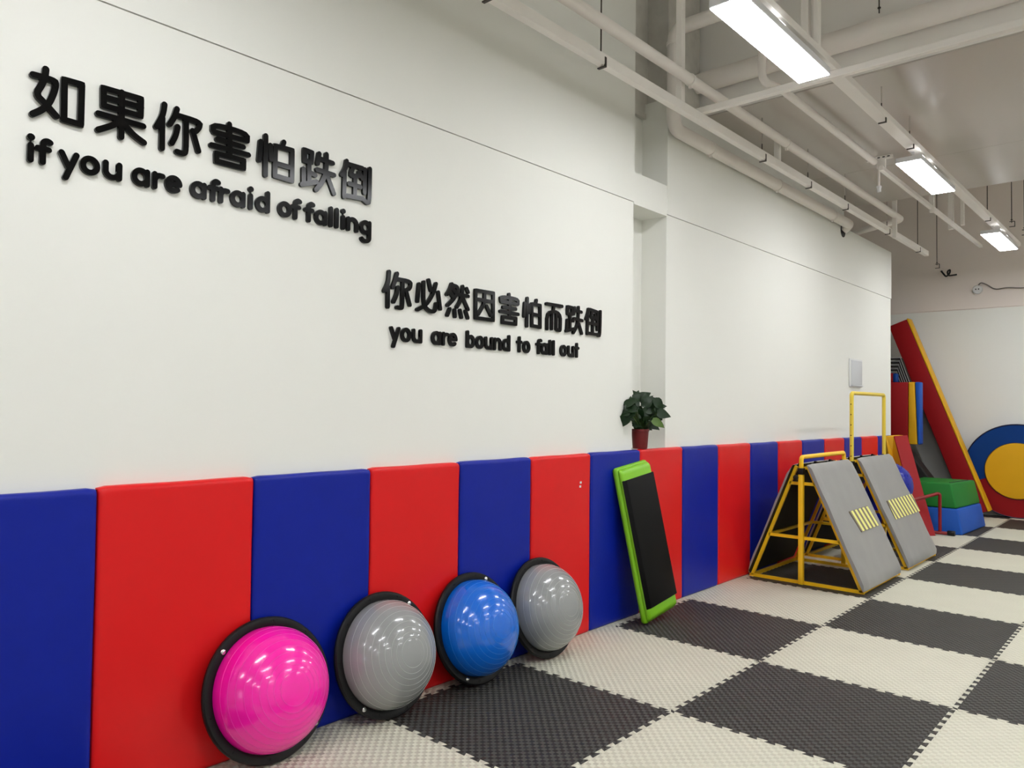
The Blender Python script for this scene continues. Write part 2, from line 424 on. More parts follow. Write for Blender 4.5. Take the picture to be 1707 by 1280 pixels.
# ------------------------------------------------------------------ balance domes
def dome(name, label, y, rub, line, eye, turn=0.0, dx=0.0):
    th = math.radians(14.5)
    n = Vector((math.cos(th), 0, math.sin(th))); e1 = Vector((0, 1, 0)); e2 = Vector((-math.sin(th), 0, math.cos(th)))
    bs = Matrix((e1, e2, n)).transposed()
    bs = Matrix.Rotation(turn, 3, 'Z') @ bs
    R = 0.287
    t = thing(name, label, 'balance dome', (-0.965 + dx, y, R * math.cos(th) + 0.006), 'half-ball balance trainers leaning on the pads', bs)
    b = B(); lathe(b, [(0, -.034), (.236, -.034), (.258, -.028), (.279, -.010), (.287, -.002), (.287, .010), (.281, .017), (.261, .019), (.2485, .014), (.2485, .006), (0, .006)], 64)
    obj('base_plate', b, M['black_plastic'], t, smooth=True, angle=40)
    prof = [(.2475, .008)]
    rad = lambda a: (0.2475 * math.cos(a) ** 0.94, .012 + .200 * math.sin(a))
    for k in range(0, 25): prof.append(rad(math.radians(90 * k / 24)) if k < 24 else (0, .212))
    b = B(); lathe(b, prof, 64, caps=False); obj('rubber_dome', b, M[rub], t, smooth=True)
    for k, a in enumerate((14, 24, 33, 42, 50, 57, 64, 70, 76)):
        a0 = math.radians(a - .22); a1 = math.radians(a + .22); am = math.radians(a)
        p0 = rad(a0); p1 = rad(am); p2 = rad(a1); q = .0012
        nn = Vector((math.cos(am), math.sin(am)))
        b = B(); lathe(b, [p0, (p1[0] + nn.x * q, p1[1] + nn.y * q), p2], 64, caps=False); obj('grip_ridge', b, M[line], t, smooth=True)  # raised ridge, its highlight painted in as a paler colour
    for s in (0, 180):
        a = math.radians(eye + s); c = Vector((.266 * math.cos(a), .266 * math.sin(a), .0185))
        b = B(); lathe(b, [(0, .0045), (.004, .0045), (.0055, .0035), (.009, .004), (.0115, .001), (.0115, -.002)], 20)
        o = obj('chrome_eyelet', b, M['chrome'], t, smooth=True); o.location = c
    for k in range(10):
        a = math.radians(eye + 18 + 36 * k); b = B(); lathe(b, [(0, -.001), (.0035, -.001), (.0055, .0012), (.0055, -.002)], 12)
        o = obj('rim_screw', b, M['mat_black'], t); o.location = (.266 * math.cos(a), .266 * math.sin(a), .0185)
    return t
dome('balance_dome', 'glossy pink balance dome on black base, nearest of the row', 1.704, 'pink', 'pink_glint', 135)
dome('balance_dome', 'grey balance dome between the pink one and the blue one', 2.314, 'grey_dome', 'grey_glint', 50)
dome('balance_dome', 'sky blue balance dome on black base', 2.915, 'blue_dome', 'blue_glint', 62)
dome('balance_dome', 'grey balance dome at the far end of the row, right of the blue one', 3.490, 'grey_dome', 'grey_glint', 172)

# ------------------------------------------------------------------ step board
th = math.radians(9.2); tl = math.radians(6.5)
n = Vector((math.cos(th), 0, math.sin(th))); e1 = Vector((0, 1, 0)); e2 = Vector((-math.sin(th), 0, math.cos(th)))
up_ = e2 * math.cos(tl) - e1 * math.sin(tl); ac = e1 * math.cos(tl) + e2 * math.sin(tl)
SW, SL, ST = 0.405, 1.062, 0.078
step = thing('step_board', 'lime green aerobic step board with black top, leaning on the pads', 'step board', (-0.812, 4.425, 0.016), None, Matrix((ac, up_, n)).transposed())
b = B(); box(b, (0, 0, -ST), (SW, SL, -.030), 0.026, 4); obj('lower_rim', b, M['green'], step, smooth=True, angle=40)
b = B()
P = [(.004, .006, -.036), (SW - .004, .006, -.036), (SW - .004, SL - .006, -.036), (.004, SL - .006, -.036), (.018, .035, 0), (SW - .018, .035, 0), (SW - .018, SL - .035, 0), (.018, SL - .035, 0)]
hexa(b, P, 0.026, 4); obj('step_body', b, M['green'], step, smooth=True, angle=40)
b = B()
P = [(.006, .098, -.012), (SW - .004, .098, -.012), (SW - .004, SL - .092, -.012), (.006, SL - .092, -.012), (.040, .100, .007), (SW - .012, .100, .007), (SW - .012, SL - .094, .007), (.040, SL - .094, .007)]
hexa(b, P, 0.004, 2); obj('non_slip_mat', b, M['mat_black'], step, smooth=True, angle=30)

# ------------------------------------------------------------------ potted plant
px, py, pz = -1.100, 4.737, 1.1665
plant = thing('potted_plant', 'leafy green plant in a dark red pot standing in the wall niche', 'plant', (px, py, pz))
b = B(); lathe(b, [(0, 0), (.050, 0), (.053, .006), (.062, .125), (.066, .127), (.066, .142), (.061, .142), (.058, .118), (0, .118)], 32); obj('flower_pot', b, M['pot'], plant, smooth=True, angle=35)
b = B(); lathe(b, [(0, .122), (.0585, .119)], 24, caps=False); obj('potting_soil', b, M['soil'], plant)
def leaf_mesh(L, W, droop):
    bm = B(); rows = []
    for k, (s, w) in enumerate(((0, .0), (.04, .46), (.16, .92), (.34, 1.0), (.55, .80), (.76, .46), (.9, .2), (1, 0))):
        zc = -droop * s * s * L; x = s * L; back = -.08 * L if 0 < k < 2 else 0
        if w == 0: rows.append([bm.verts.new((x, 0, zc))])
        else: rows.append([bm.verts.new((x + back, -w * W / 2, zc + .10 * w * W)), bm.verts.new((x, 0, zc)), bm.verts.new((x + back, w * W / 2, zc + .10 * w * W))])
    for a, c in zip(rows, rows[1:]):
        if len(a) == 1: bm.faces.new((a[0], c[1], c[0])); bm.faces.new((a[0], c[2], c[1]))
        elif len(c) == 1: bm.faces.new((a[0], a[1], c[0])); bm.faces.new((a[1], a[2], c[0]))
        else: bm.faces.new((a[0], a[1], c[1], c[0])); bm.faces.new((a[1], a[2], c[2], c[1]))
    return bm
protos = [obj('leaf', leaf_mesh(.112, .084, .5), M['leaf'], plant, smooth=True), obj('leaf', leaf_mesh(.098, .072, .9), M['leaf'], plant, smooth=True), obj('leaf', leaf_mesh(.115, .07, .25), M['leaf_pale'], plant, smooth=True)]
rnd = random.Random(11); st = B(); first = [True] * 3
side = Vector((.842, .539, 0)); front = Vector((.539, -.842, .0)); zup = Vector((0, 0, 1))
def place_leaf(kind, s, v, t, ang, sc, tilt):
    """s sideways, v up, t outwards from the niche; ang turns the tip, tilt leans the blade back."""
    o = protos[kind] if first[kind] else protos[kind].copy()
    if not first[kind]: COL.objects.link(o)
    first[kind] = False
    X = (side * math.cos(ang) + zup * math.sin(ang)); N = (front + zup * tilt + side * rnd.uniform(-.6, .6))
    N = (N - X * N.dot(X)).normalized(); Y = N.cross(X)
    p = side * s + zup * v + front * t
    p.x = max(p.x, -.13)
    if p.y < -.09 and p.x < .035: p.x = .035
    q = p - X * .05 * sc
    mm = Matrix((X, Y, N)).transposed().to_4x4(); mm.translation = q
    o.matrix_local = mm @ Matrix.Scale(sc, 4); o.parent = plant
    tube(st, [(rnd.uniform(-.02, .02), rnd.uniform(-.02, .02), .12), Vector((q.x * .45, q.y * .45, .12 + (q.z - .12) * .6)), q], .0022, 5, .03, n=3)
for k in range(80):
    ph = rnd.uniform(0, 2 * math.pi); ro = math.sqrt(rnd.uniform(.05, 1))
    s = .025 + ro * math.cos(ph) * .130; v = .268 + ro * math.sin(ph) * .118
    t = rnd.uniform(-.05, .09) if s > -.05 else rnd.uniform(.16, .24)
    out = math.atan2(v - .25, s - .02)
    place_leaf(2 if (k % 17 == 5 and v < .27) else k % 2, s, v, t, out * .6 + rnd.uniform(-.7, .7) + (math.pi * .4 if s < -.04 and v < .3 else 0) - .35 * (s > 0), rnd.uniform(.65, .95), rnd.uniform(.1, .9))
place_leaf(0, -.120, .205, .235, -2.1, .95, .15); place_leaf(1, -.115, .270, .24, 2.75, .85, .5); place_leaf(1, -.075, .30, .18, 2.5, .9, .5)
place_leaf(2, .125, .19, .10, -.5, .9, .3); place_leaf(0, .165, .255, .08, -.12, .9, .3); place_leaf(0, .135, .325, .06, -.7, .95, .4); place_leaf(0, -.02, .385, .03, 1.9, .8, .2)
obj('stems', st, M['stem'], plant)

# ------------------------------------------------------------------ climbing frames
def climbing_frame(name, label, y0, y1, hz, tm, pad_y, lab_y, lab_cut):
    t = thing(name, label, 'climbing frame', (-0.56, (y0 + y1) / 2, 0))
    ox, oy = -0.56, (y0 + y1) / 2
    def add(nm, pts, r, mt, square=False, bend=0.0, seg=12):
        b = B(); tube(b, [(p[0] - ox, p[1] - oy, p[2]) for p in pts], r, seg, bend, square=square); return obj(nm, b, M[mt], t, smooth=not square, angle=None if square else 50)
    FL, FR, AL, AR, H = -1.005, -0.092, -0.615, -0.520, 0.985
    q = 0.0125
    lx = lambda z: FL + (AL - FL) * z / H
    rx = lambda z: FR + (AR - FR) * z / H
    for y in (y0, y1):
        add('slanted_leg', [(FL, y, q), (AL, y, H)], q, tm, True); add('slanted_leg', [(FR, y, q), (AR, y, H)], q, tm, True)
        add('base_rail', [(FL - .02, y, q), (FR + .02, y, q)], q, tm, True)
        add('cross_rail', [(lx(.385), y, .385), (rx(.385), y, .385)], q, tm, True)
        add('cross_rail', [(lx(.84), y, .84), (rx(.84), y, .84)], q, tm, True)
        yp = y - .03 if y == y0 else y + .03
        b = B(); box(b, (-.585 - ox, yp - .02 - oy, .003), (-.545 - ox, yp + .02 - oy, .925), .004, 2); obj('upright_post', b, M[tm], t, smooth=True, angle=40)
        b = B(); box(b, (-.590 - ox, yp - .025 - oy, .918), (-.540 - ox, yp + .025 - oy, .972), .005, 2); obj('black_collar', b, M['black_plastic'], t, smooth=True, angle=40)
        k = B(); lathe(k, [(0, .030), (.014, .030), (.021, .025), (.021, .010), (.010, .006), (.010, -.002), (0, -.002)], 16)
        o = obj('locking_knob', k, M['black_plastic'], t, smooth=True, angle=40); o.rotation_euler = (math.pi / 2, 0, 0); o.location = (-.600 - ox, yp - .012 - oy, .893)
    for x, z in ((FL, q), (FR, q)): add('side_rail', [(x, y0, z), (x, y1, z)], q, tm, True)
    for x, z in ((lx(.385), .385), (lx(.955), .955), (rx(.955), .955)): add('side_rail', [(x, y0, z), (x, y1, z)], q * .9, tm, True)
    ya, yb = y0 - .03, y1 + .03
    hb = add('handle_bar', [(-.565, ya, .90), (-.565, ya, hz), (-.565, yb, hz), (-.565, yb, .90)], .0185, 'pale_yellow_tube' if hz > 1.3 else tm, False, .035, 14)
    if hz > 1.3:
        for k in range(6):
            b = B(); lathe(b, [(0, .001), (.0055, .001), (.0055, -.001), (0, -.001)], 12); o = obj('pin_hole', b, M['mat_black'], t)
            o.parent = hb; o.rotation_euler = (math.pi / 2, 0, 0); o.location = (-.565 - ox, ya - .0188 - oy, 1.02 + .1 * k)
    # padded slopes, outside the legs
    for side in (1, -1):
        if side == 1: a = Vector((AR + .012, 0, 1.0)); c = Vector((FR + .028, 0, .028))
        else: a = Vector((AL - .012, 0, .995)); c = Vector((FL - .010, 0, .04))
        u = (c - a).normalized(); nn = Vector((abs(u.z) * side, 0, abs(u.x))); LN = (c - a).length; T = .046 if side == 1 else .036
        bs = Matrix((Vector((0, 1, 0)), u, nn)).transposed()
        b = B(); W0, W1 = pad_y[0] - oy, pad_y[1] - oy
        if side == 1: NV, NU = 26, 20
        else: NV, NU = 12, 8
        rr = random.Random(int(y0 * 10) + side); ph = [rr.uniform(0, 6) for _ in range(6)]
        rows = []
        for jv in range(NV + 1):
            row = []
            for ju in range(NU + 1):
                uu, vv = ju / NU, jv / NV
                eu = min(uu, 1 - uu) * (W1 - W0); ev = min(vv, 1 - vv) * LN
                h = T - .020 * max(0, 1 - eu / .03) ** 2 - .020 * max(0, 1 - ev / .03) ** 2
                h += .0036 * math.sin(uu * 9 + vv * 5 + ph[0]) * math.sin(vv * 8 + ph[1]) + .0020 * math.sin(uu * 23 - vv * 9 + ph[2]) * math.sin(vv * 17 + uu * 8 + ph[3])
                row.append(b.verts.new((W0 + uu * (W1 - W0), vv * LN, h)))
            rows.append(row)
        for ra, rb in zip(rows, rows[1:]):
            for k in range(NU): b.faces.new((ra[k], ra[k + 1], rb[k + 1], rb[k]))
        loop = rows[0][:] + [r_[-1] for r_ in rows[1:]] + rows[-1][-2::-1] + [r_[0] for r_ in rows[-2:0:-1]]
        bk = [b.verts.new((v.co.x, v.co.y, 0.0)) for v in loop]
        for k in range(len(loop)): b.faces.new((loop[k], loop[(k + 1) % len(loop)], bk[(k + 1) % len(loop)], bk[k]))
        b.faces.new(bk)
        for f in b.faces:
            if len(f.verts) > 4: f.material_index = 1
        pd = obj('slope_pad', b, [M['grey_pad'], M['black_cloth']], t, smooth=True, angle=60)
        mm = bs.to_4x4(); mm.translation = a - Vector((ox, 0, 0)); pd.matrix_local = mm
        for k in range(3):
            b = B(); yy = W0 + (W1 - W0) * (.12 + .36 * k)
            for e, v0 in ((0, 0.0),): box(b, (yy, -.014, -.018), (yy + .03, .03, .001))
            o = obj('hook_strap', b, M['mat_black'], t); o.parent = pd
        if side == 1:
            # hazard label: cream stripes on a brown ground, slanted
            l0, l1 = lab_y[0] - oy, lab_y[1] - oy; v0, v1 = .45 / 1.0672 * LN, .635 / 1.0672 * LN
            lb = B(); z = T + .0058
            zf = lambda x, y: z
            c4 = [(l0, v0), (l1, v0), (l1, v1), (l0, v1)]
            if lab_cut: c4 = [(l0, v0), (l1 - .05, v0 - .006), (l1 - .04, v0 + .06), (l1, v0 + .075), (l1 + .01, v1), (l0 + .07, v1 + .004), (l0 + .03, v0 + .09)]
            vs = [lb.verts.new((x, y, z)) for x, y in c4]; w2 = [lb.verts.new((x, y, 0.02)) for x, y in c4]
            lb.faces.new(vs)
            for k in range(len(vs)): lb.faces.new((vs[k], vs[(k + 1) % len(vs)], w2[(k + 1) % len(vs)], w2[k]))
            lo = obj('hazard_label', lb, M['hazard_g'], t); lo.parent = pd; lo['label'] = 'striped cream and brown hazard label'
            sl = .065; per = .098; x = l0 - sl
            while x < l1 + sl:
                x0, x1 = x, x + per * .52
                poly = [(x0, v0), (x1, v0), (x1 + sl, v1), (x0 + sl, v1)]
                poly = clip(poly, [(l0 + .004, v0), (l1 - .004, v0), (l1 - .004, v1), (l0 + .004, v1)] if not lab_cut else [(l0 + .004, v0 + .002), (l1 - .052, v0 - .002), (l1 + .004, v1 - .002), (l0 + .074, v1), (l0 + .03, v0 + .09)])
                if len(poly) > 2:
                    b = B(); prism(b, poly, 2, z - .0005, z + .0006); o = obj('cream_stripe', b, M['hazard_y'], t); o.parent = pd
                x += per
    return t
def clip(subj, clp):
    """Sutherland-Hodgman for a counter-clockwise convex clip polygon."""
    out = list(subj); n = len(clp)
    area = sum(clp[i][0] * clp[(i + 1) % n][1] - clp[(i + 1) % n][0] * clp[i][1] for i in range(n))
    sg = 1 if area > 0 else -1
    for i in range(n):
        a, c = clp[i], clp[(i + 1) % n]; inp, out = out, []
        ins = lambda p: sg * ((c[0] - a[0]) * (p[1] - a[1]) - (c[1] - a[1]) * (p[0] - a[0])) >= -1e-9
        for k in range(len(inp)):
            p, q = inp[k - 1], inp[k]
            if ins(q) != ins(p):
                d1 = (c[0] - a[0], c[1] - a[1]); d2 = (q[0] - p[0], q[1] - p[1]); den = d1[0] * d2[1] - d1[1] * d2[0]
                if abs(den) > 1e-12:
                    s = (d1[1] * (p[0] - a[0]) - d1[0] * (p[1] - a[1])) / den
                    out.append((p[0] + d2[0] * s, p[1] + d2[1] * s))
            if ins(q): out.append(q)
    return out
climbing_frame('climbing_frame', 'near yellow tube climbing frame with grey slopes and a low handle bar', 6.42, 7.40, 1.063, 'yellow_tube', (6.355, 7.365), (6.69, 7.22), True)
climbing_frame('climbing_frame', 'farther yellow climbing frame with grey slope and tall goal-like bar', 7.68, 8.64, 1.628, 'yellow_tube', (7.62, 8.60), (7.74, 8.585), False)

# ------------------------------------------------------------------ raised lettering
GX = MX + 0.001
def stroke_open(bm, pts, w, x0, x1, curve=True):
    P = [Vector(p) for p in pts]
    if curve and len(P) > 2:
        for _ in range(2):
            Q = [P[0]]
            for a, c in zip(P, P[1:]): Q += [a * .75 + c * .25, a * .25 + c * .75]
            Q[1:2] = []; Q[-1:] = []; Q.append(P[-1]); P = Q
    h = w / 2; n = len(P); left, right = [], []
    for i in range(n):
        if i == 0: d = (P[1] - P[0]).normalized(); k = 1
        elif i == n - 1: d = (P[-1] - P[-2]).normalized(); k = 1
        else:
            d1 = (P[i] - P[i - 1]).normalized(); d2 = (P[i + 1] - P[i]).normalized(); d = (d1 + d2).normalized(); k = 1 / max(.5, d.dot(d1))
        nn = Vector((-d.y, d.x)) * h * k
        left.append(P[i] + nn); right.append(P[i] - nn)
    def cap(c, a, n_=6):
        r = c - a; out = []
        for i in range(1, n_):
            ang = -math.pi * i / n_; out.append(a_rot(a - c, ang) + c)
        return out
    ring = left[:]
    ring += cap(P[-1], left[-1]); ring += right[::-1]; ring += cap(P[0], right[0])
    f = [bm.verts.new((x1, p.x, p.y)) for p in ring]; b_ = [bm.verts.new((x0, p.x, p.y)) for p in ring]
    bm.faces.new(f)
    for i in range(len(ring)): bm.faces.new((f[i], f[(i + 1) % len(ring)], b_[(i + 1) % len(ring)], b_[i]))
def a_rot(v, a): return Vector((v.x * math.cos(a) - v.y * math.sin(a), v.x * math.sin(a) + v.y * math.cos(a)))
def stroke_closed(bm, pts, w, x0, x1, soft=0.0):
    P = [Vector(p) for p in pts]; n = len(P); h = w / 2; O, I = [], []
    for i in range(n):
        d1 = (P[i] - P[i - 1]).normalized(); d2 = (P[(i + 1) % n] - P[i]).normalized(); d = (d1 + d2).normalized(); k = 1 / max(.6, d.dot(d1))
        nn = Vector((-d.y, d.x)) * h
        O.append((P[i], nn, k, d1, d2)); 
    area = sum(P[i].x * P[(i + 1) % n].y - P[(i + 1) % n].x * P[i].y for i in range(n)); sg = -1 if area > 0 else 1
    outer, inner = [], []
    for (p, nn, k, d1, d2) in O:
        if soft:
            n1 = Vector((-d1.y, d1.x)) * h * sg; n2 = Vector((-d2.y, d2.x)) * h * sg
            pts3 = [p + n1 - d1 * h * .15, p + (n1 + n2).normalized() * h * 1.18, p + n2 + d2 * h * .15]
            outer += pts3; inner += [p - nn * sg * k] * 3
        else: outer.append(p + nn * sg * k); inner.append(p - nn * sg * k)
    N = len(outer)
    vo = [bm.verts.new((x1, p.x, p.y)) for p in outer]; vi = [bm.verts.new((x1, p.x, p.y)) for p in inner]
    wo = [bm.verts.new((x0, p.x, p.y)) for p in outer]; wi = [bm.verts.new((x0, p.x, p.y)) for p in inner]
    for i in range(N):
        j = (i + 1) % N
        bm.faces.new((vo[i], vo[j], vi[j], vi[i])); bm.faces.new((vo[i], vo[j], wo[j], wo[i])); bm.faces.new((vi[i], vi[j], wi[j], wi[i]))
def finish_letter(bm, name, parent):
    bmesh.ops.remove_doubles(bm, verts=bm.verts[:], dist=1e-6)
    o = obj(name, bm, M['acrylic'], parent); return o
THK = 0.014
def han_line(label, chars, w):
    t = thing('wall_lettering', label, 'wall lettering', (GX, chars[0][1][0][0][0], chars[0][1][0][0][1]), 'black raised lettering on the white wall')
    o0 = t.location
    for ch, st, cl in chars:
        bm = B(); q = 0
        for s in st:
            stroke_open(bm, [(a - o0.y, c - o0.z) for a, c in s], w, 0, THK + q); q += .00006
        for s in cl:
            stroke_closed(bm, [(a - o0.y, c - o0.z) for a, c in s], w, 0, THK + q, soft=1); q += .00006
        finish_letter(bm, 'raised_character', t)
def arc(cx, cy, rx, ry, a0, a1, n=14):
    return [(cx + rx * math.cos(math.radians(a0 + (a1 - a0) * i / n)), cy + ry * math.sin(math.radians(a0 + (a1 - a0) * i / n))) for i in range(n + 1)]
def glyph(ch, W, xh, asc, desc, w):
    """Open and closed centre lines of one rounded lower-case letter."""
    r = w / 2; T = xh - r; Bo = r; H = W / 2 - r; C = (T + Bo) / 2; V = (T - Bo) / 2; A = asc - r
    ell = arc(0, C, H, V, 0, 360 - 360 / 28, 27); op, cl, dots = [], [], []
    if ch == 'o': cl = [ell]
    elif ch == 'a': cl = [ell]; op = [[(H, T - .001), (H, Bo)]]
    elif ch == 'd': cl = [ell]; op = [[(H, A), (H, Bo)]]
    elif ch == 'b': cl = [ell]; op = [[(-H, A), (-H, Bo)]]
    elif ch == 'g': cl = [ell]; op = [[(H, T), (H, -desc + H)] + arc(0, -desc + H, H, H * .8, 0, -150, 10)[1:]]
    elif ch == 'e': op = [[(-H * .9, C + .001), (H, C + .001)], arc(0, C, H, V, 2, 312, 26)]
    elif ch == 'u': op = [[(-H, T), (-H, Bo + H)] + arc(0, Bo + H, H, H, 180, 360, 12)[1:] + [(H, T)], [(H, T), (H, Bo)]]
    elif ch == 'n': op = [[(-H, T), (-H, Bo)], [(-H, T - H - .004)] + arc(0, T - H, H, H, 180, 0, 12)[1:] + [(H, Bo)]]
    elif ch == 'r': op = [[(-H * .62, T), (-H * .62, Bo)], [(-H * .62, T - H * .9), (-H * .2, T - .003), (H * .62, T - .004)]]
    elif ch == 'i': op = [[(0, T), (0, Bo)], ]; dots = [(0, A + r * .12, r * 1.18)]
    elif ch == 'l': op = [[(0, A), (0, Bo)]]
    elif ch == 'f': op = [[(H * .72, A - .004), (H * .35, A), (-H * .12, A - .006), (-H * .2, A - .02), (-H * .2, Bo)], [(-H * .85, T - .004), (H * .55, T - .004)]]
    elif ch == 't': op = [[(0, A), (0, Bo)], [(-H * .62, T - .003), (H * .62, T - .003)]]
    elif ch == 'y': op = [[(-H, T), (-.001, Bo + .004)], [(H, T), (-H * .38, -desc + r)]]
    return op, cl, dots
def latin_line(label, letters, base, W, xh, asc, desc, w):
    t = thing('wall_lettering', label, 'wall lettering', (GX, letters[0][1], base), 'black raised lettering on the white wall')
    for ch, yc in letters:
        op, cl, dots = glyph(ch, W, xh, asc, desc, w); bm = B(); q = 0; dy = yc - letters[0][1]
        for s in op: stroke_open(bm, [(a + dy, c) for a, c in s], w, 0, THK + q, curve=ch in 'fr'); q += .00006
        for s in cl: stroke_closed(bm, [(a + dy, c) for a, c in s], w, 0, THK + q); q += .00006
        for (a, c, rr) in dots:
            stroke_open(bm, [(a + dy - .0004, c), (a + dy + .0004, c)], rr * 2, 0, THK + q); stroke_open(bm, [(a + dy, c), (a + dy, xh - w / 2)], .004, 0, THK - .002)
        finish_letter(bm, 'raised_letter', t)
UPPER_HAN = [('如',[[(0.855,2.624),(0.853,2.596),(0.844,2.565),(0.826,2.527),(0.854,2.505),(0.892,2.469)],[(0.817,2.592),(0.883,2.593),(0.888,2.581),(0.881,2.545),(0.868,2.507),(0.849,2.479),(0.819,2.455)]],[[(0.914,2.606),(0.971,2.607),(0.971,2.461),(0.916,2.463)]]),('果',[[(1.045,2.585),(1.179,2.587)],[(1.109,2.622),(1.110,2.454)],[(1.029,2.519),(1.189,2.517)],[(1.100,2.508),(1.077,2.487),(1.030,2.459)],[(1.120,2.506),(1.153,2.474),(1.193,2.455)]],[[(1.044,2.618),(1.178,2.619),(1.178,2.553),(1.046,2.553)]]),('你',[[(1.267,2.625),(1.262,2.582),(1.238,2.530)],[(1.260,2.572),(1.261,2.451)],[(1.316,2.622),(1.306,2.586),(1.289,2.554)],[(1.321,2.597),(1.410,2.596),(1.408,2.574),(1.393,2.554)],[(1.353,2.586),(1.356,2.465),(1.347,2.450),(1.320,2.453)],[(1.320,2.552),(1.314,2.517),(1.298,2.481)],[(1.381,2.553),(1.406,2.478)]],[]),('害',[[(1.535,2.624),(1.535,2.606)],[(1.465,2.579),(1.465,2.604),(1.616,2.607),(1.616,2.575)],[(1.470,2.573),(1.614,2.575)],[(1.485,2.547),(1.599,2.545)],[(1.460,2.517),(1.623,2.517)],[(1.536,2.615),(1.540,2.489)]],[[(1.482,2.488),(1.602,2.488),(1.602,2.455),(1.483,2.456)]]),('怕',[[(1.702,2.621),(1.704,2.450)],[(1.679,2.590),(1.673,2.508)],[(1.724,2.585),(1.729,2.525)],[(1.790,2.617),(1.783,2.598)],[(1.753,2.513),(1.831,2.512)]],[[(1.749,2.589),(1.832,2.591),(1.833,2.455),(1.749,2.458)]]),('跌',[[(1.920,2.560),(1.921,2.472)],[(1.924,2.514),(1.953,2.508)],[(1.891,2.522),(1.893,2.458)],[(1.884,2.450),(1.960,2.479)],[(1.972,2.612),(1.964,2.565)],[(1.970,2.590),(2.046,2.586)],[(1.962,2.536),(2.054,2.532)],[(2.011,2.619),(2.012,2.541),(1.990,2.483),(1.958,2.442)],[(2.019,2.516),(2.055,2.445)]],[[(1.895,2.610),(1.933,2.607),(1.931,2.562),(1.896,2.561)]]),('倒',[[(2.124,2.616),(2.119,2.582),(2.097,2.545)],[(2.113,2.565),(2.112,2.444)],[(2.134,2.603),(2.216,2.603)],[(2.160,2.592),(2.144,2.548),(2.204,2.565)],[(2.197,2.579),(2.214,2.553)],[(2.139,2.512),(2.205,2.510)],[(2.174,2.552),(2.173,2.455)],[(2.128,2.451),(2.220,2.456)],[(2.230,2.601),(2.229,2.488)],[(2.260,2.611),(2.260,2.451),(2.247,2.440),(2.226,2.452)]],[])]
LOWER_HAN = [('你',[[(2.390,2.126),(2.386,2.072),(2.362,2.027)],[(2.385,2.048),(2.385,1.951)],[(2.441,2.124),(2.430,2.089),(2.413,2.051)],[(2.448,2.096),(2.530,2.095),(2.530,2.069),(2.518,2.055)],[(2.478,2.081),(2.478,1.963),(2.472,1.952),(2.444,1.954)],[(2.447,2.055),(2.441,2.019),(2.421,1.980)],[(2.500,2.048),(2.527,1.975)]],[]),('必',[[(2.587,2.089),(2.578,2.001)],[(2.619,2.103),(2.619,2.000),(2.634,1.972),(2.669,1.954),(2.701,1.960),(2.708,2.000)],[(2.653,2.118),(2.669,2.068)],[(2.705,2.106),(2.687,2.052),(2.639,1.987),(2.579,1.957)],[(2.722,2.063),(2.738,1.977)]],[]),('然',[[(2.820,2.119),(2.808,2.089),(2.785,2.060)],[(2.826,2.114),(2.865,2.109),(2.861,2.080),(2.835,2.039),(2.791,2.002)],[(2.805,2.079),(2.829,2.053)],[(2.823,2.096),(2.847,2.078)],[(2.855,2.068),(2.944,2.067)],[(2.902,2.116),(2.895,2.065),(2.883,2.029),(2.859,1.999)],[(2.901,2.058),(2.926,2.022),(2.945,1.995)],[(2.932,2.108),(2.944,2.090)],[(2.807,1.983),(2.790,1.949)],[(2.844,1.981),(2.847,1.947)],[(2.884,1.983),(2.895,1.947)],[(2.927,1.983),(2.944,1.948)]],[]),('因',[[(3.019,2.059),(3.139,2.057)],[(3.075,2.098),(3.076,2.042),(3.026,1.976)],[(3.093,2.028),(3.129,1.980)]],[[(3.004,2.108),(3.147,2.108),(3.148,1.953),(3.006,1.954)]]),('害',[[(3.281,2.117),(3.281,2.101)],[(3.211,2.077),(3.210,2.097),(3.361,2.098),(3.360,2.070)],[(3.214,2.069),(3.355,2.066)],[(3.232,2.038),(3.340,2.037)],[(3.208,2.011),(3.362,2.008)],[(3.285,2.102),(3.288,1.986)]],[[(3.229,1.981),(3.343,1.981),(3.342,1.948),(3.228,1.948)]]),('怕',[[(3.445,2.113),(3.443,1.946)],[(3.422,2.081),(3.417,2.003)],[(3.467,2.075),(3.465,2.029)],[(3.529,2.110),(3.524,2.090)],[(3.491,2.023),(3.567,2.019)]],[[(3.488,2.084),(3.566,2.082),(3.568,1.948),(3.491,1.952)]]),('而',[[(3.627,2.100),(3.782,2.100)],[(3.700,2.092),(3.694,2.064)],[(3.635,1.945),(3.635,2.056),(3.768,2.059),(3.768,1.956),(3.761,1.943),(3.734,1.947)],[(3.680,2.050),(3.680,1.949)],[(3.725,2.050),(3.724,1.952)]],[]),('跌',[[(3.866,2.057),(3.868,1.969)],[(3.874,2.019),(3.897,2.017)],[(3.838,2.018),(3.835,1.957)],[(3.828,1.948),(3.901,1.967)],[(3.914,2.105),(3.904,2.063)],[(3.911,2.087),(3.986,2.083)],[(3.908,2.034),(3.995,2.028)],[(3.955,2.112),(3.954,2.031),(3.935,1.979),(3.902,1.942)],[(3.961,2.004),(3.992,1.945)]],[[(3.840,2.104),(3.888,2.102),(3.885,2.059),(3.841,2.059)]]),('倒',[[(4.064,2.111),(4.056,2.078),(4.037,2.044)],[(4.056,2.069),(4.054,1.948)],[(4.079,2.111),(4.159,2.102)],[(4.103,2.097),(4.090,2.055),(4.144,2.061)],[(4.139,2.079),(4.152,2.052)],[(4.073,2.019),(4.152,2.017)],[(4.116,2.060),(4.113,1.962)],[(4.066,1.952),(4.161,1.949)],[(4.167,2.098),(4.165,1.984)],[(4.200,2.109),(4.198,1.949),(4.178,1.943),(4.165,1.952)]],[])]

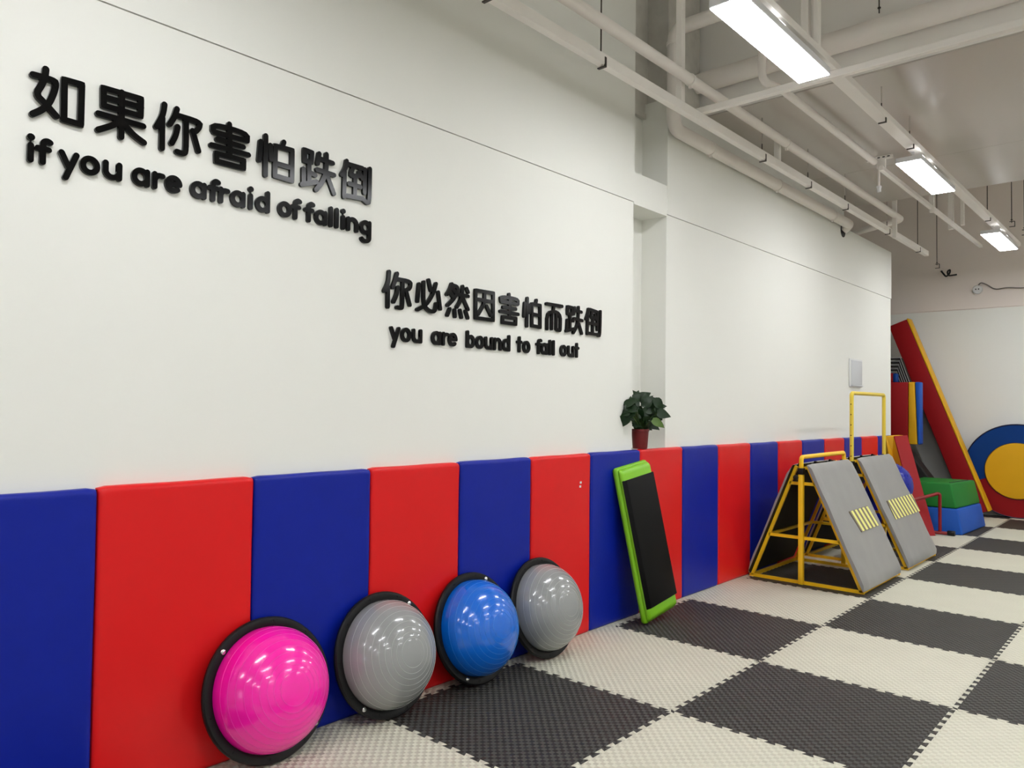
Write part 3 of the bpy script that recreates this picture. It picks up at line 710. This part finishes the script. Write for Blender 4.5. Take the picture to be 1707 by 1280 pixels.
han_line('upper line of large black Chinese characters on the white wall', UPPER_HAN, 0.0222)
latin_line('black English words if you are afraid of falling under the upper characters', [('i', .816), ('f', .858), ('y', .936), ('o', 1.006), ('u', 1.083), ('a', 1.185), ('r', 1.252), ('e', 1.310), ('a', 1.410), ('f', 1.476), ('r', 1.520), ('a', 1.580), ('i', 1.638), ('d', 1.694), ('o', 1.801), ('f', 1.859), ('f', 1.928), ('a', 1.987), ('l', 2.042), ('l', 2.074), ('i', 2.110), ('n', 2.164), ('g', 2.240)], 2.285, .0685, .071, .098, .036, .0205)
han_line('lower line of large black Chinese characters nearer the niche', LOWER_HAN, 0.0212)
latin_line('black English words you are bound to fall out under the lower characters', [('y', 2.434), ('o', 2.505), ('u', 2.580), ('a', 2.713), ('r', 2.779), ('e', 2.833), ('b', 2.969), ('o', 3.042), ('u', 3.115), ('n', 3.188), ('d', 3.262), ('t', 3.378), ('o', 3.442), ('f', 3.560), ('a', 3.610), ('l', 3.665), ('l', 3.701), ('o', 3.801), ('u', 3.878), ('t', 3.941)], 1.782, .0665, .075, .098, .034, .0188)

# ------------------------------------------------------------------ far end of the room
# access cover on the padded wall
t = thing('access_cover', 'small pale grey rectangular cover plate on the white wall', 'cover plate', (MX, 9.39, 1.90))
b = B(); box(b, (0.0005, -.215, -.165), (.020, .215, .165), .006, 2); obj('cover_frame', b, M['plastic_white'], t, smooth=True, angle=40)
b = B(); box(b, (.018, -.185, -.140), (.026, .185, .145), .004, 2); obj('cover_door', b, M['plastic_grey'], t, smooth=True, angle=40)
b = B(); box(b, (.018, -.190, -.158), (.036, .190, -.143), .003, 1); obj('cover_lip', b, M['plastic_grey'], t)

def canvas_block(name, label, cat, P, mt, bevel=.022, group=None, seam=None):
    c = sum((Vector(p) for p in P), Vector()) / 8; zb = min(p[2] for p in P)
    t = thing(name, label, cat, (c.x, c.y, zb), group)
    b = B(); hexa(b, [Vector(p) - Vector((c.x, c.y, zb)) for p in P], bevel, 3); obj('canvas_cover', b, M[mt], t, smooth=True, angle=45)
    return t, Vector((c.x, c.y, zb))
XL = -0.90
t, o = canvas_block('foam_vault_block', 'blue foam vault block on the floor under the green block', 'foam block',
    [(XL, 10.19, .002), (-.150, 10.245, .002), (-.098, 11.30, .002), (XL, 11.26, .002), (XL + .06, 10.25, .300), (-.215, 10.305, .300), (-.138, 11.22, .300), (XL + .06, 11.18, .300)], 'far_blue', .02, 'stacked foam vault blocks')
t, o = canvas_block('foam_vault_block', 'green foam vault block stacked on the blue block', 'foam block',
    [(XL + .06, 10.25, .302), (-.222, 10.310, .302), (-.142, 11.21, .302), (XL + .06, 11.17, .302), (XL + .12, 10.32, .592), (-.300, 10.375, .592), (-.192, 11.14, .592), (XL + .12, 11.10, .592)], 'far_green', .02, 'stacked foam vault blocks')
b = B(); tube(b, [(-.330 - o.x, 10.46 - o.y, .592 - o.z), (-.250 - o.x, 11.06 - o.y, .592 - o.z)], .007, 6); obj('dark_seam', b, M['black_cloth'], t)

# small red and yellow wedge leaning at the wall corner
T1 = Vector((-.835, 10.60, 1.150)); T0 = Vector((-.945, 10.44, 1.140)); F0 = Vector((-.380, 10.00, .004)); F1 = Vector((-.49, 9.86, .004))
bk = Vector((-.098, -.02, 0))
t = thing('foam_wedge', 'small red foam wedge with yellow side, tip on floor beside blue block', 'foam wedge', (-.7, 10.2, 0)); oo = Vector((-.7, 10.2, 0))
b = B(); vs = [b.verts.new(p - oo) for p in (T0, T1, F0, F1)]; d_ = Vector((-.012, .006, -.006)); w2 = [b.verts.new(p - oo + d_) for p in (T0, T1, F0, F1)]
b.faces.new(vs); b.faces.new(w2[::-1])
for k in range(4): b.faces.new((vs[k], vs[(k + 1) % 4], w2[(k + 1) % 4], w2[k]))
obj('red_face', b, M['far_red'], t)
b = B(); A_ = [T0 + d_, F1 + d_, Vector((-.98, 10.30, .004)), T0 + bk]; C_ = [T1 + d_, F0 + d_, Vector((-.90, 10.62, .004)) , T1 + bk]
C_[2] = Vector((-.80, 10.15, .004))
va = [b.verts.new(p - oo) for p in A_]; vc = [b.verts.new(p - oo) for p in C_]
b.faces.new(va); b.faces.new(vc[::-1])
for k in range(4): b.faces.new((va[k], va[(k + 1) % 4], vc[(k + 1) % 4], vc[k]))
obj('yellow_body', b, M['far_yellow'], t)

# exercise ball (peanut shape) behind the second frame
t = thing('exercise_ball', 'textured royal blue exercise ball half hidden behind the farther grey slope', 'ball', (-.700, 9.30, 0))
t.scale = (.95, .95, .95)
b = B(); prof = [(0, 0.002)] + [(.27 * math.sin(a), .275 - .273 * math.cos(a)) for a in [math.radians(8 * k) for k in range(1, 15)]]
prof += [(.225, .44), (.222, .46), (.225, .48)] + [(.27 * math.sin(a), .645 - .273 * math.cos(a)) for a in [math.radians(68 + 8 * k) for k in range(14)]] + [(0, .918)]
lathe(b, prof, 40, caps=False); obj('ball_skin', b, M['ball'], t, smooth=True)
b = B(); rr = random.Random(4)
for k in range(150):
    z = rr.uniform(-1, 1); a = rr.uniform(0, 6.283); q = math.sqrt(1 - z * z); p = Vector((q * math.cos(a), q * math.sin(a), z))
    c = Vector((0, 0, .645)) + Vector((p.x * .27, p.y * .27, p.z * .273))
    bmesh.ops.create_icosphere(b, subdivisions=1, radius=.008, matrix=Matrix.Translation(c))
o = obj('rubber_nubs', b, M['ball'], t, smooth=True); o['kind'] = 'stuff'

# red hurdle in front of the blocks
t = thing('hurdle_stand', 'small red steel hurdle with black foot beside the blue block', 'hurdle', (-.36, 10.12, 0)); 
b = B(); tube(b, [(-.215, -.34, .415), (-.02, 0, .485), (0, 0, .475), (0, 0, .03)], .019, 10, .03); obj('hurdle_tube', b, M['red_steel'], t, smooth=True, angle=50)
b = B(); tube(b, [(-.09, -.02, .026), (.09, .01, .026)], .02, 10); obj('foot_bar', b, M['red_steel'], t, smooth=True, angle=50)
b = B(); lathe(b, [(0, -.04), (.026, -.04), (.03, -.035), (.03, .035), (.026, .04), (0, .04)], 16); o = obj('black_foot', b, M['black_plastic'], t, smooth=True, angle=40); o.rotation_euler = (0, math.pi / 2, 0); o.location = (.115, .015, .031)

# black foam block carrying the folded mat and the benches
t, o = canvas_block('foam_base_block', 'dark black block in the shadow behind the green block', 'foam block',
    [(-2.0, 11.36, .002), (-.36, 11.36, .002), (-.36, 11.62, .002), (-2.0, 11.62, .002), (-2.0, 11.36, 1.0), (-1.08, 11.36, 1.0), (-1.08, 11.62, 1.0), (-2.0, 11.62, 1.0)], 'black_cloth', .02)
# folded mat: red, yellow and blue leaves
t = thing('folded_mat', 'upright folded mat with red, yellow and blue panels at the wall corner', 'gym mat', (-1.1, 11.5, 1.002))
SC = 1.037
for (x0, x1, x2, x3, mt) in ((-1.75, -1.038, -1.75, -1.040, 'far_red'), (-1.034, -.955, -1.036, -.925, 'far_yellow'), (-.951, -.892, -.921, -.892, 'far_blue')):
    b = B(); P = [(x2, 11.42, 1.002), (x3, 11.42, 1.002), (x3, 11.60, 1.002), (x2, 11.60, 1.002), (x0, 11.42, 1.856), (x1, 11.42, 1.856), (x1, 11.60, 1.856), (x0, 11.60, 1.856)]
    hexa(b, [(p[0] + 1.1, p[1] - 11.5, p[2] - 1.002) for p in P], .014, 3); obj('mat_panel', b, M[mt], t, smooth=True, angle=45)
# nested benches, on a second black block behind the folded mat
canvas_block('foam_base_block', 'black foam block hidden behind the folded red, yellow and blue mat', 'foam block',
    [(-2.4, 11.64, .002), (-1.25, 11.64, .002), (-1.25, 11.98, .002), (-2.4, 11.98, .002), (-2.4, 11.64, 1.45), (-1.25, 11.64, 1.45), (-1.25, 11.98, 1.45), (-2.4, 11.98, 1.45)], 'black_cloth', .01)
for k in range(6):
    z = 1.452; H = 0.457 + .052 * k + .04; xt = -1.205 + .0 * k
    t = thing('nested_bench', ['lowest', 'second lowest', 'third lowest', 'third from top', 'second from top', 'topmost'][k] + ' black trapezoid bench of the nested stack with grey edges', 'bench', (-1.80, 11.72, z), 'nested black benches')
    xo, xi = .545 + .012 * k, .0
    s = (.30) / .9
    top = H + .0; b = B(); th_ = .012
    # inverted U seen from the end: sloping right leg, top, sloping left leg
    out = [(xo + s * H, 0), (xo, H), (-xo, H), (-xo - s * H, 0)]
    inn = [(-xo - s * H + .035, 0), (-xo + .01, H - .022), (xo - .01, H - .022), (xo + s * H - .035, 0)]
    prism(b, [(x, zz) for x, zz in out + inn], 1, -.06, .06); obj('bench_shell', b, M['black_cloth'], t)
    b = B(); tube(b, [(x, -.062, zz) for x, zz in out], .0065, 6); obj('edge_trim', b, M['grey_trim'], t)
# little blue and red box on the folded mat
t = thing('small_foam_box', 'small blue and red foam box on top of the folded mat', 'foam box', (-1.43, 11.51, 1.858))
b = B(); box(b, (-.15, -.075, 0), (.155, .075, .125), .015, 2); obj('blue_body', b, M['far_blue'], t, smooth=True, angle=40)
b = B(); box(b, (.156, -.075, 0), (.195, .075, .125), .01, 2); obj('red_band', b, M['far_red'], t, smooth=True, angle=40)
b = B(); box(b, (.196, -.075, 0), (.235, .075, .12), .01, 2); obj('blue_end', b, M['deep_blue'], t, smooth=True, angle=40)

# tall red beam mat leaning to the left, yellow on its narrow side
ax_ = Vector((-.350, 0, .937)).normalized(); cr = Vector((-.937, 0, -.350)).normalized()
t = thing('tall_beam_mat', 'tall red foam beam with yellow side leaning against the far wall', 'gym mat', (-.209, 12.10, .106), None, Matrix((cr, Vector((0, 1, 0)), ax_)).transposed())
b = B(); box(b, (.012, 0, 0), (.272, .20, 2.88), .012, 3)
obj('red_cover', b, M['far_red'], t, smooth=True, angle=45)
b = B(); box(b, (-.010, -.004, -.004), (.012, .206, 2.886), .006, 2); obj('yellow_side', b, M['far_yellow'], t, smooth=True, angle=45)
# grey mat leaning behind it
t = thing('grey_crash_mat', 'dark grey mat with rounded corner behind the tall red beam', 'gym mat', (-.20, 12.36, .02), None, Matrix((cr, Vector((0, 1, 0)), ax_)).transposed())
b = B(); poly = [(.20, .10), (.30, .10), (.40, .20), (.50, .40), (.555, .62), (.585, .87), (.59, 1.2), (.59, 2.5), (.20, 2.5)]
prism(b, poly, 1, 0, .10, .012, 2); obj('grey_cover', b, M['dark_grey'], t, smooth=True, angle=40)

# round target mat standing against the back wall
t = thing('round_target_mat', 'round target mat with blue and red ring and yellow centre', 'target mat', (.070, 12.59, .648), None, Matrix((Vector((1, 0, 0)), Vector((0, 0, 1)), Vector((0, -1, 0)))).transposed())
def sector(bm, r0, r1, a0, a1, z0, z1, n=40):
    A = [math.radians(a0 + (a1 - a0) * k / n) for k in range(n + 1)]
    def ring(r, z): return [bm.verts.new((r * math.cos(a), r * math.sin(a), z)) for a in A]
    o1, o0, i1, i0 = ring(r1, z1), ring(r1, z0), ring(r0, z1), ring(r0, z0)
    for k in range(n):
        for p, q in ((o1, i1), (o0, o1), (i0, o0), (i1, i0)): bm.faces.new((p[k], p[k + 1], q[k + 1], q[k]))
    for k in (0, n): bm.faces.new((o1[k], i1[k], i0[k], o0[k]))
b = B(); sector(b, .388, .640, -18, 198, 0, .130); obj('blue_ring', b, M['deep_blue'], t, smooth=True, angle=40)
b = B(); sector(b, .388, .640, 198.4, 341.6, 0, .134); obj('red_ring', b, M['far_red'], t, smooth=True, angle=40)
b = B(); lathe(b, [(0, 0), (.385, 0), (.385, .145), (.375, .158), (.2, .166), (0, .168)], 64); obj('yellow_centre', b, M['far_yellow'], t, smooth=True, angle=40)
b = B(); tube(b, [(.641 * math.cos(a), .641 * math.sin(a), .131) for a in [2 * math.pi * k / 64 for k in range(65)]], .008, 6); obj('edge_piping', b, M['piping'], t, smooth=True)
b = B(); tube(b, [(.387 * math.cos(a), .387 * math.sin(a), .138) for a in [2 * math.pi * k / 64 for k in range(65)]], .006, 6); obj('edge_piping', b, M['piping'], t, smooth=True)

# socket, its cable and a loose black cable on the far wall
t = thing('round_socket', 'round white socket box high on the far wall', 'socket', (-.415, 12.60, 3.217), None, Matrix((Vector((1, 0, 0)), Vector((0, 0, 1)), Vector((0, -1, 0)))).transposed())
b = B(); lathe(b, [(0, 0.0005), (.062, 0.0005), (.062, .03), (.052, .04), (0, .04)], 28); obj('socket_body', b, M['plastic_white'], t, smooth=True, angle=40)
for x in (-.018, .018):
    b = B(); lathe(b, [(0, .0), (.009, .0), (.009, .006), (0, .006)], 12); o = obj('contact_hole', b, M['dark'], t); o.location = (x, .004, .038)
b = B(); tube(b, [(-.40, 12.56, 3.28), (-.37, 12.57, 3.315), (-.30, 12.58, 3.28), (-.20, 12.585, 3.195), (-.06, 12.585, 3.215), (.10, 12.585, 3.19), (.6, 12.59, 3.18), (1.2, 12.59, 3.175)], .008, 8, .06)
tag(obj('wall_cable', b, M['cable'], smooth=True, angle=60), 'thin grey cable running right from the round socket', 'cable')
b = B(); tube(b, [(-.875, 12.56, 3.53), (-.865, 12.54, 3.52), (-.80, 12.50, 3.43), (-.745, 12.47, 3.47), (-.735, 12.46, 3.53), (-.775, 12.45, 3.50), (-.76, 12.46, 3.435), (-.66, 12.50, 3.45)], .012, 8, .03); tube(b, [(-.875, 12.56, 3.53), (-.88, 12.62, 3.54)], .012, 8)
tag(obj('black_cable', b, M['dark'], smooth=True, angle=60), 'short curled black cable end sticking out of the far wall', 'cable')

# ------------------------------------------------------------------ ceiling services
def lamp(x, y, label):
    t = thing('ceiling_light', label, 'ceiling light', (x, y, 3.5), 'white panel lights under the ceiling')
    b = B(); box(b, (-.098, -.588, .0015), (.098, .588, .045), .004, 1); obj('lamp_housing', b, M['lamp_body'], t)
    b = B(); box(b, (-.094, -.584, -.003), (.094, .584, .001), .0012, 1); obj('lamp_diffuser', b, M['lamp_face'], t)
    for s in (-.50, -.12):
        b = B(); box(b, (.074, s - .04, .0455), (.094, s + .04, .0475)); obj('lit_slot', b, M['lamp_leak'], t)
    for s in (-.45, .45):
        b = B(); box(b, (-.012, s - .012, .045), (.012, s + .012, .114)); obj('suspension_clip', b, M['chrome'], t)
    return t
for k, y in enumerate((-2.44, .82, 4.083, 7.32, 10.66)):
    lamp(.175, y, ['panel light behind the viewer, in the row nearest the padded wall', 'panel light overhead of the viewer, in the row nearest the padded wall', 'nearest bright panel light, cut by the top of the photo', 'bright panel light under the smooth grey ceiling', 'farthest bright panel light, near the far wall'][k])
for r, x in enumerate((2.0, 3.83, 5.66)):
    for k, y in enumerate((-2.44, .82, 4.083, 7.32, 10.66)):
        lamp(x, y, ['second', 'third', 'right hand'][r] + ' row panel light, ' + ['first', 'second', 'third', 'fourth', 'fifth'][k] + ' from behind the viewer, outside the photo')

def channel(name, label, lo, hi, group=None, cat='channel'):
    b = B(); o = Vector([(a + c) / 2 for a, c in zip(lo, hi)])
    lo2 = Vector(lo) - o; hi2 = Vector(hi) - o
    L = max(range(3), key=lambda i: hi2[i] - lo2[i]); box(b, lo2, hi2, .003, 1)
    ob = obj(name, b, M['strut']); ob.location = o; return tag(ob, label, cat, group)
channel('cable_channel', 'long white steel channel running along the wall side', (-.738, -5.9, 3.500), (-.686, 11.05, 3.566))
channel('cable_channel', 'white steel channel running above the row of panel lights', (.150, -5.9, 3.614), (.240, 11.7, 3.662))
channel('cable_channel', 'thin white channel between the lights and the wall pipes', (-.268, 7.47, 3.690), (-.227, 11.9, 3.731))
channel('cross_channel', 'white channel crossing the room just past the nearest light', (-.760, 4.875, 3.568), (6.9, 4.92, 3.612))
channel('hanger_post', 'white vertical hanger post holding the wall side channel and pipe', (-.735, 4.58, 3.568), (-.690, 4.63, 4.895), 'white hanger posts', 'hanger')
channel('hanger_post', 'left of two white vertical posts above the nearest light', (-.02, 4.96, 3.614), (.03, 5.01, 4.895), 'white hanger posts', 'hanger')
channel('hanger_post', 'right of two white vertical posts above the nearest light', (.058, 4.96, 3.614), (.095, 5.01, 4.895), 'white hanger posts', 'hanger')
channel('hanger_post', 'short white post clamped between channel and pipe along the wall', (-.735, 6.22, 3.568), (-.690, 6.265, 3.80), 'white hanger posts', 'hanger')
channel('hanger_post', 'white post at the elbow end of the wall side pipe', (-.665, 9.34, 3.44), (-.62, 9.385, 4.895), 'white hanger posts', 'hanger')
channel('hanger_post', 'left white post hanging in the far ceiling recess', (-.345, 10.5, 3.70), (-.285, 10.55, 4.895), 'white hanger posts', 'hanger')
channel('hanger_post', 'right white post hanging in the far ceiling recess', (-.21, 10.5, 3.735), (-.172, 10.55, 4.895), 'white hanger posts', 'hanger')
channel('hanger_post', 'short white post where the thin channel leaves the soffit', (-.268, 9.285, 3.66), (-.222, 9.33, 4.895), 'white hanger posts', 'hanger')

def pipe(label, runs, r, bend, clamps=(), group='white ceiling pipes', flange=None):
    t = thing('ceiling_pipe', label, 'pipe', runs[0], group); o = Vector(runs[0])
    b = B(); tube(b, [Vector(p) - o for p in runs], r, 20, bend, n=8); obj('pipe_run', b, M['pipe'], t, smooth=True, angle=50)
    for (p, d) in clamps:
        b = B(); d = Vector(d).normalized(); tube(b, [Vector(p) - o - d * .012, Vector(p) - o + d * .012], r + .006, 20); obj('pipe_clamp', b, M['strut'], t, smooth=True, angle=50)
        k = B(); box(k, Vector(p) - o + Vector((-.010, -.010, -r - .022)), Vector(p) - o + Vector((.010, .010, -r - .004))); obj('clamp_bolt', k, M['strut'], t)
    return t
pipe('white drain pipe coming down and turning along the top of the wall', [(3.6, 5.03, 4.33), (-1.01, 5.03, 4.33), (-1.01, 5.03, 3.575), (-1.01, 8.96, 3.575), (-1.08, 8.96, 3.52)], .052, .10,
     [((-1.01, 5.62, 3.575), (0, 1, 0)), ((-1.01, 6.95, 3.575), (0, 1, 0)), ((-1.01, 8.42, 3.575), (0, 1, 0)), ((-1.01, 5.03, 4.22), (0, 0, 1))])
b = B(); lathe(b, [(0, 0), (.075, 0), (.075, .004), (0, .004)], 24); o = obj('pipe_hole', b, M['dark']); o.rotation_euler = (0, math.pi / 2, 0); o.location = (MX + .0075, 8.96, 3.515); tag(o, 'dark hole in the wall where the drain pipe ends', 'wall hole')
pipe('white round pipe running beside the wall side channel', [(-.636, -5.9, 3.70), (-.636, 9.62, 3.70), (-1.25, 9.66, 3.62), (-2.9, 9.66, 3.60)], .036, .08,
     [((-.636, 4.605, 3.70), (0, 1, 0)), ((-.636, 6.243, 3.70), (0, 1, 0))])
pipe('thick white pipe crossing under the slab in front of the beam', [(-1.095, 5.54, 4.10), (6.9, 5.54, 4.10)], .078, 0, [])
pipe('thin white pipe dropping behind the nearest light and running to the far end', [(-.365, 5.14, 4.29), (-.365, 5.14, 3.79), (-.30, 5.30, 3.775), (-.30, 7.46, 3.775)], .028, .07, [((-.365, 5.14, 4.02), (0, 0, 1))])

def rod(label, x, y, z0, z1, clip=True, painted=False):
    t = thing('hanger_rod', label, 'hanger rod', (x, y, z0), 'threaded hanger rods')
    zs = min(z1 - z0, .14) if painted else z1 - z0
    b = B(); tube(b, [(0, 0, .035), (0, 0, zs)], .0045, 8); obj('threaded_rod', b, M['rod'], t, smooth=True, angle=50)
    if painted and zs < z1 - z0:
        b = B(); tube(b, [(0, 0, zs), (0, 0, z1 - z0)], .0045, 8); obj('painted_rod', b, M['ceil'], t, smooth=True, angle=50)
    b = B(); lathe(b, [(0, 0), (.011, 0), (.011, .008), (0, .008)], 6); o = obj('hex_nut', b, M['rod'], t); o.location = (0, 0, .068)
    if clip:
        b = B(); box(b, (-.022, -.003, .050), (.028, .016, .056)); obj('clip_top', b, M['rod'], t)
        b = B(); box(b, (.026, -.003, -.004), (.032, .016, .052)); box(b, (-.024, -.003, -.008), (.032, .016, -.002)); obj('clip_bracket', b, M['rod'], t)
for (lab, x, y) in (('thin rod with dark clip on the wall side channel, far left near the top edge', -.716, 2.68), ('thin rod with dark clip on the wall side channel, left of the niche', -.716, 3.67),
                    ('dark clip on the wall side channel, first after the drain elbow', -.716, 5.94), ('dark clip on the wall side channel, second after the drain elbow', -.716, 6.93),
                    ('dark clip on the wall side channel, third after the drain elbow', -.716, 7.92), ('dark clip on the wall side channel, below the pipe elbow', -.716, 9.33),
                    ('long thin rod holding the far tip of the wall side channel', -.716, 10.63)):
    rod(lab, x, y, 3.494, 4.895 if (y < 5 or y > SOF1) else SOFZ - .002, True, 5 < y < 9.4)
rod('long thin rod with clip hanging free near the black cable', -.76, 11.80, 3.46, 4.895)
rod('short rod with dark clip on the light row channel, left of the second light', .205, 5.92, 3.586, SOFZ - .002, True, True)
rod('thin rod with clip at the start of the second light', .205, 6.66, 3.586, SOFZ - .002, True, True)
rod('long thin rod left of the farthest light', .205, 9.75, 3.586, 4.895)
rod('long thin rod at the right edge of the photo near the farthest light', .52, 9.95, 3.42, 4.895)
rod('long thin rod right of the farthest light', .38, 10.1, 3.56, 4.895)
rod('thick dark bolt rod above the cross pipe near the top edge', .30, 5.54, 4.18, 4.895, False)
# slotted bracket under the soffit and sprinkler
t = thing('slotted_bracket', 'slotted white bracket screwed under the grey soffit', 'bracket', (-.285, 7.57, SOFZ))
b = B(); box(b, (-.115, -.02, -.030), (.115, .02, -.001)); obj('bracket_rail', b, M['strut'], t)
for k in range(5):
    b = B(); box(b, (-.100 + .043 * k, -.0212, -.020), (-.078 + .043 * k, -.0195, -.010)); obj('rail_slot', b, M['dark'], t)
b = B(); box(b, (-.020, -.02, -.115), (.052, .02, -.030)); obj('bracket_drop', b, M['strut'], t)
t = thing('sprinkler_head', 'small white sprinkler head hanging below the thin pipe', 'sprinkler', (-.30, 7.60, 3.58))
b = B(); tube(b, [(0, 0, 0), (0, 0, .172)], .010, 10); obj('drop_pipe', b, M['pipe'], t, smooth=True, angle=50)
b = B(); lathe(b, [(0, -.055), (.016, -.055), (.018, -.05), (.018, -.02), (.022, -.018), (.022, .0), (0, .002)], 16); obj('sprinkler_body', b, M['plastic_white'], t, smooth=True, angle=40)
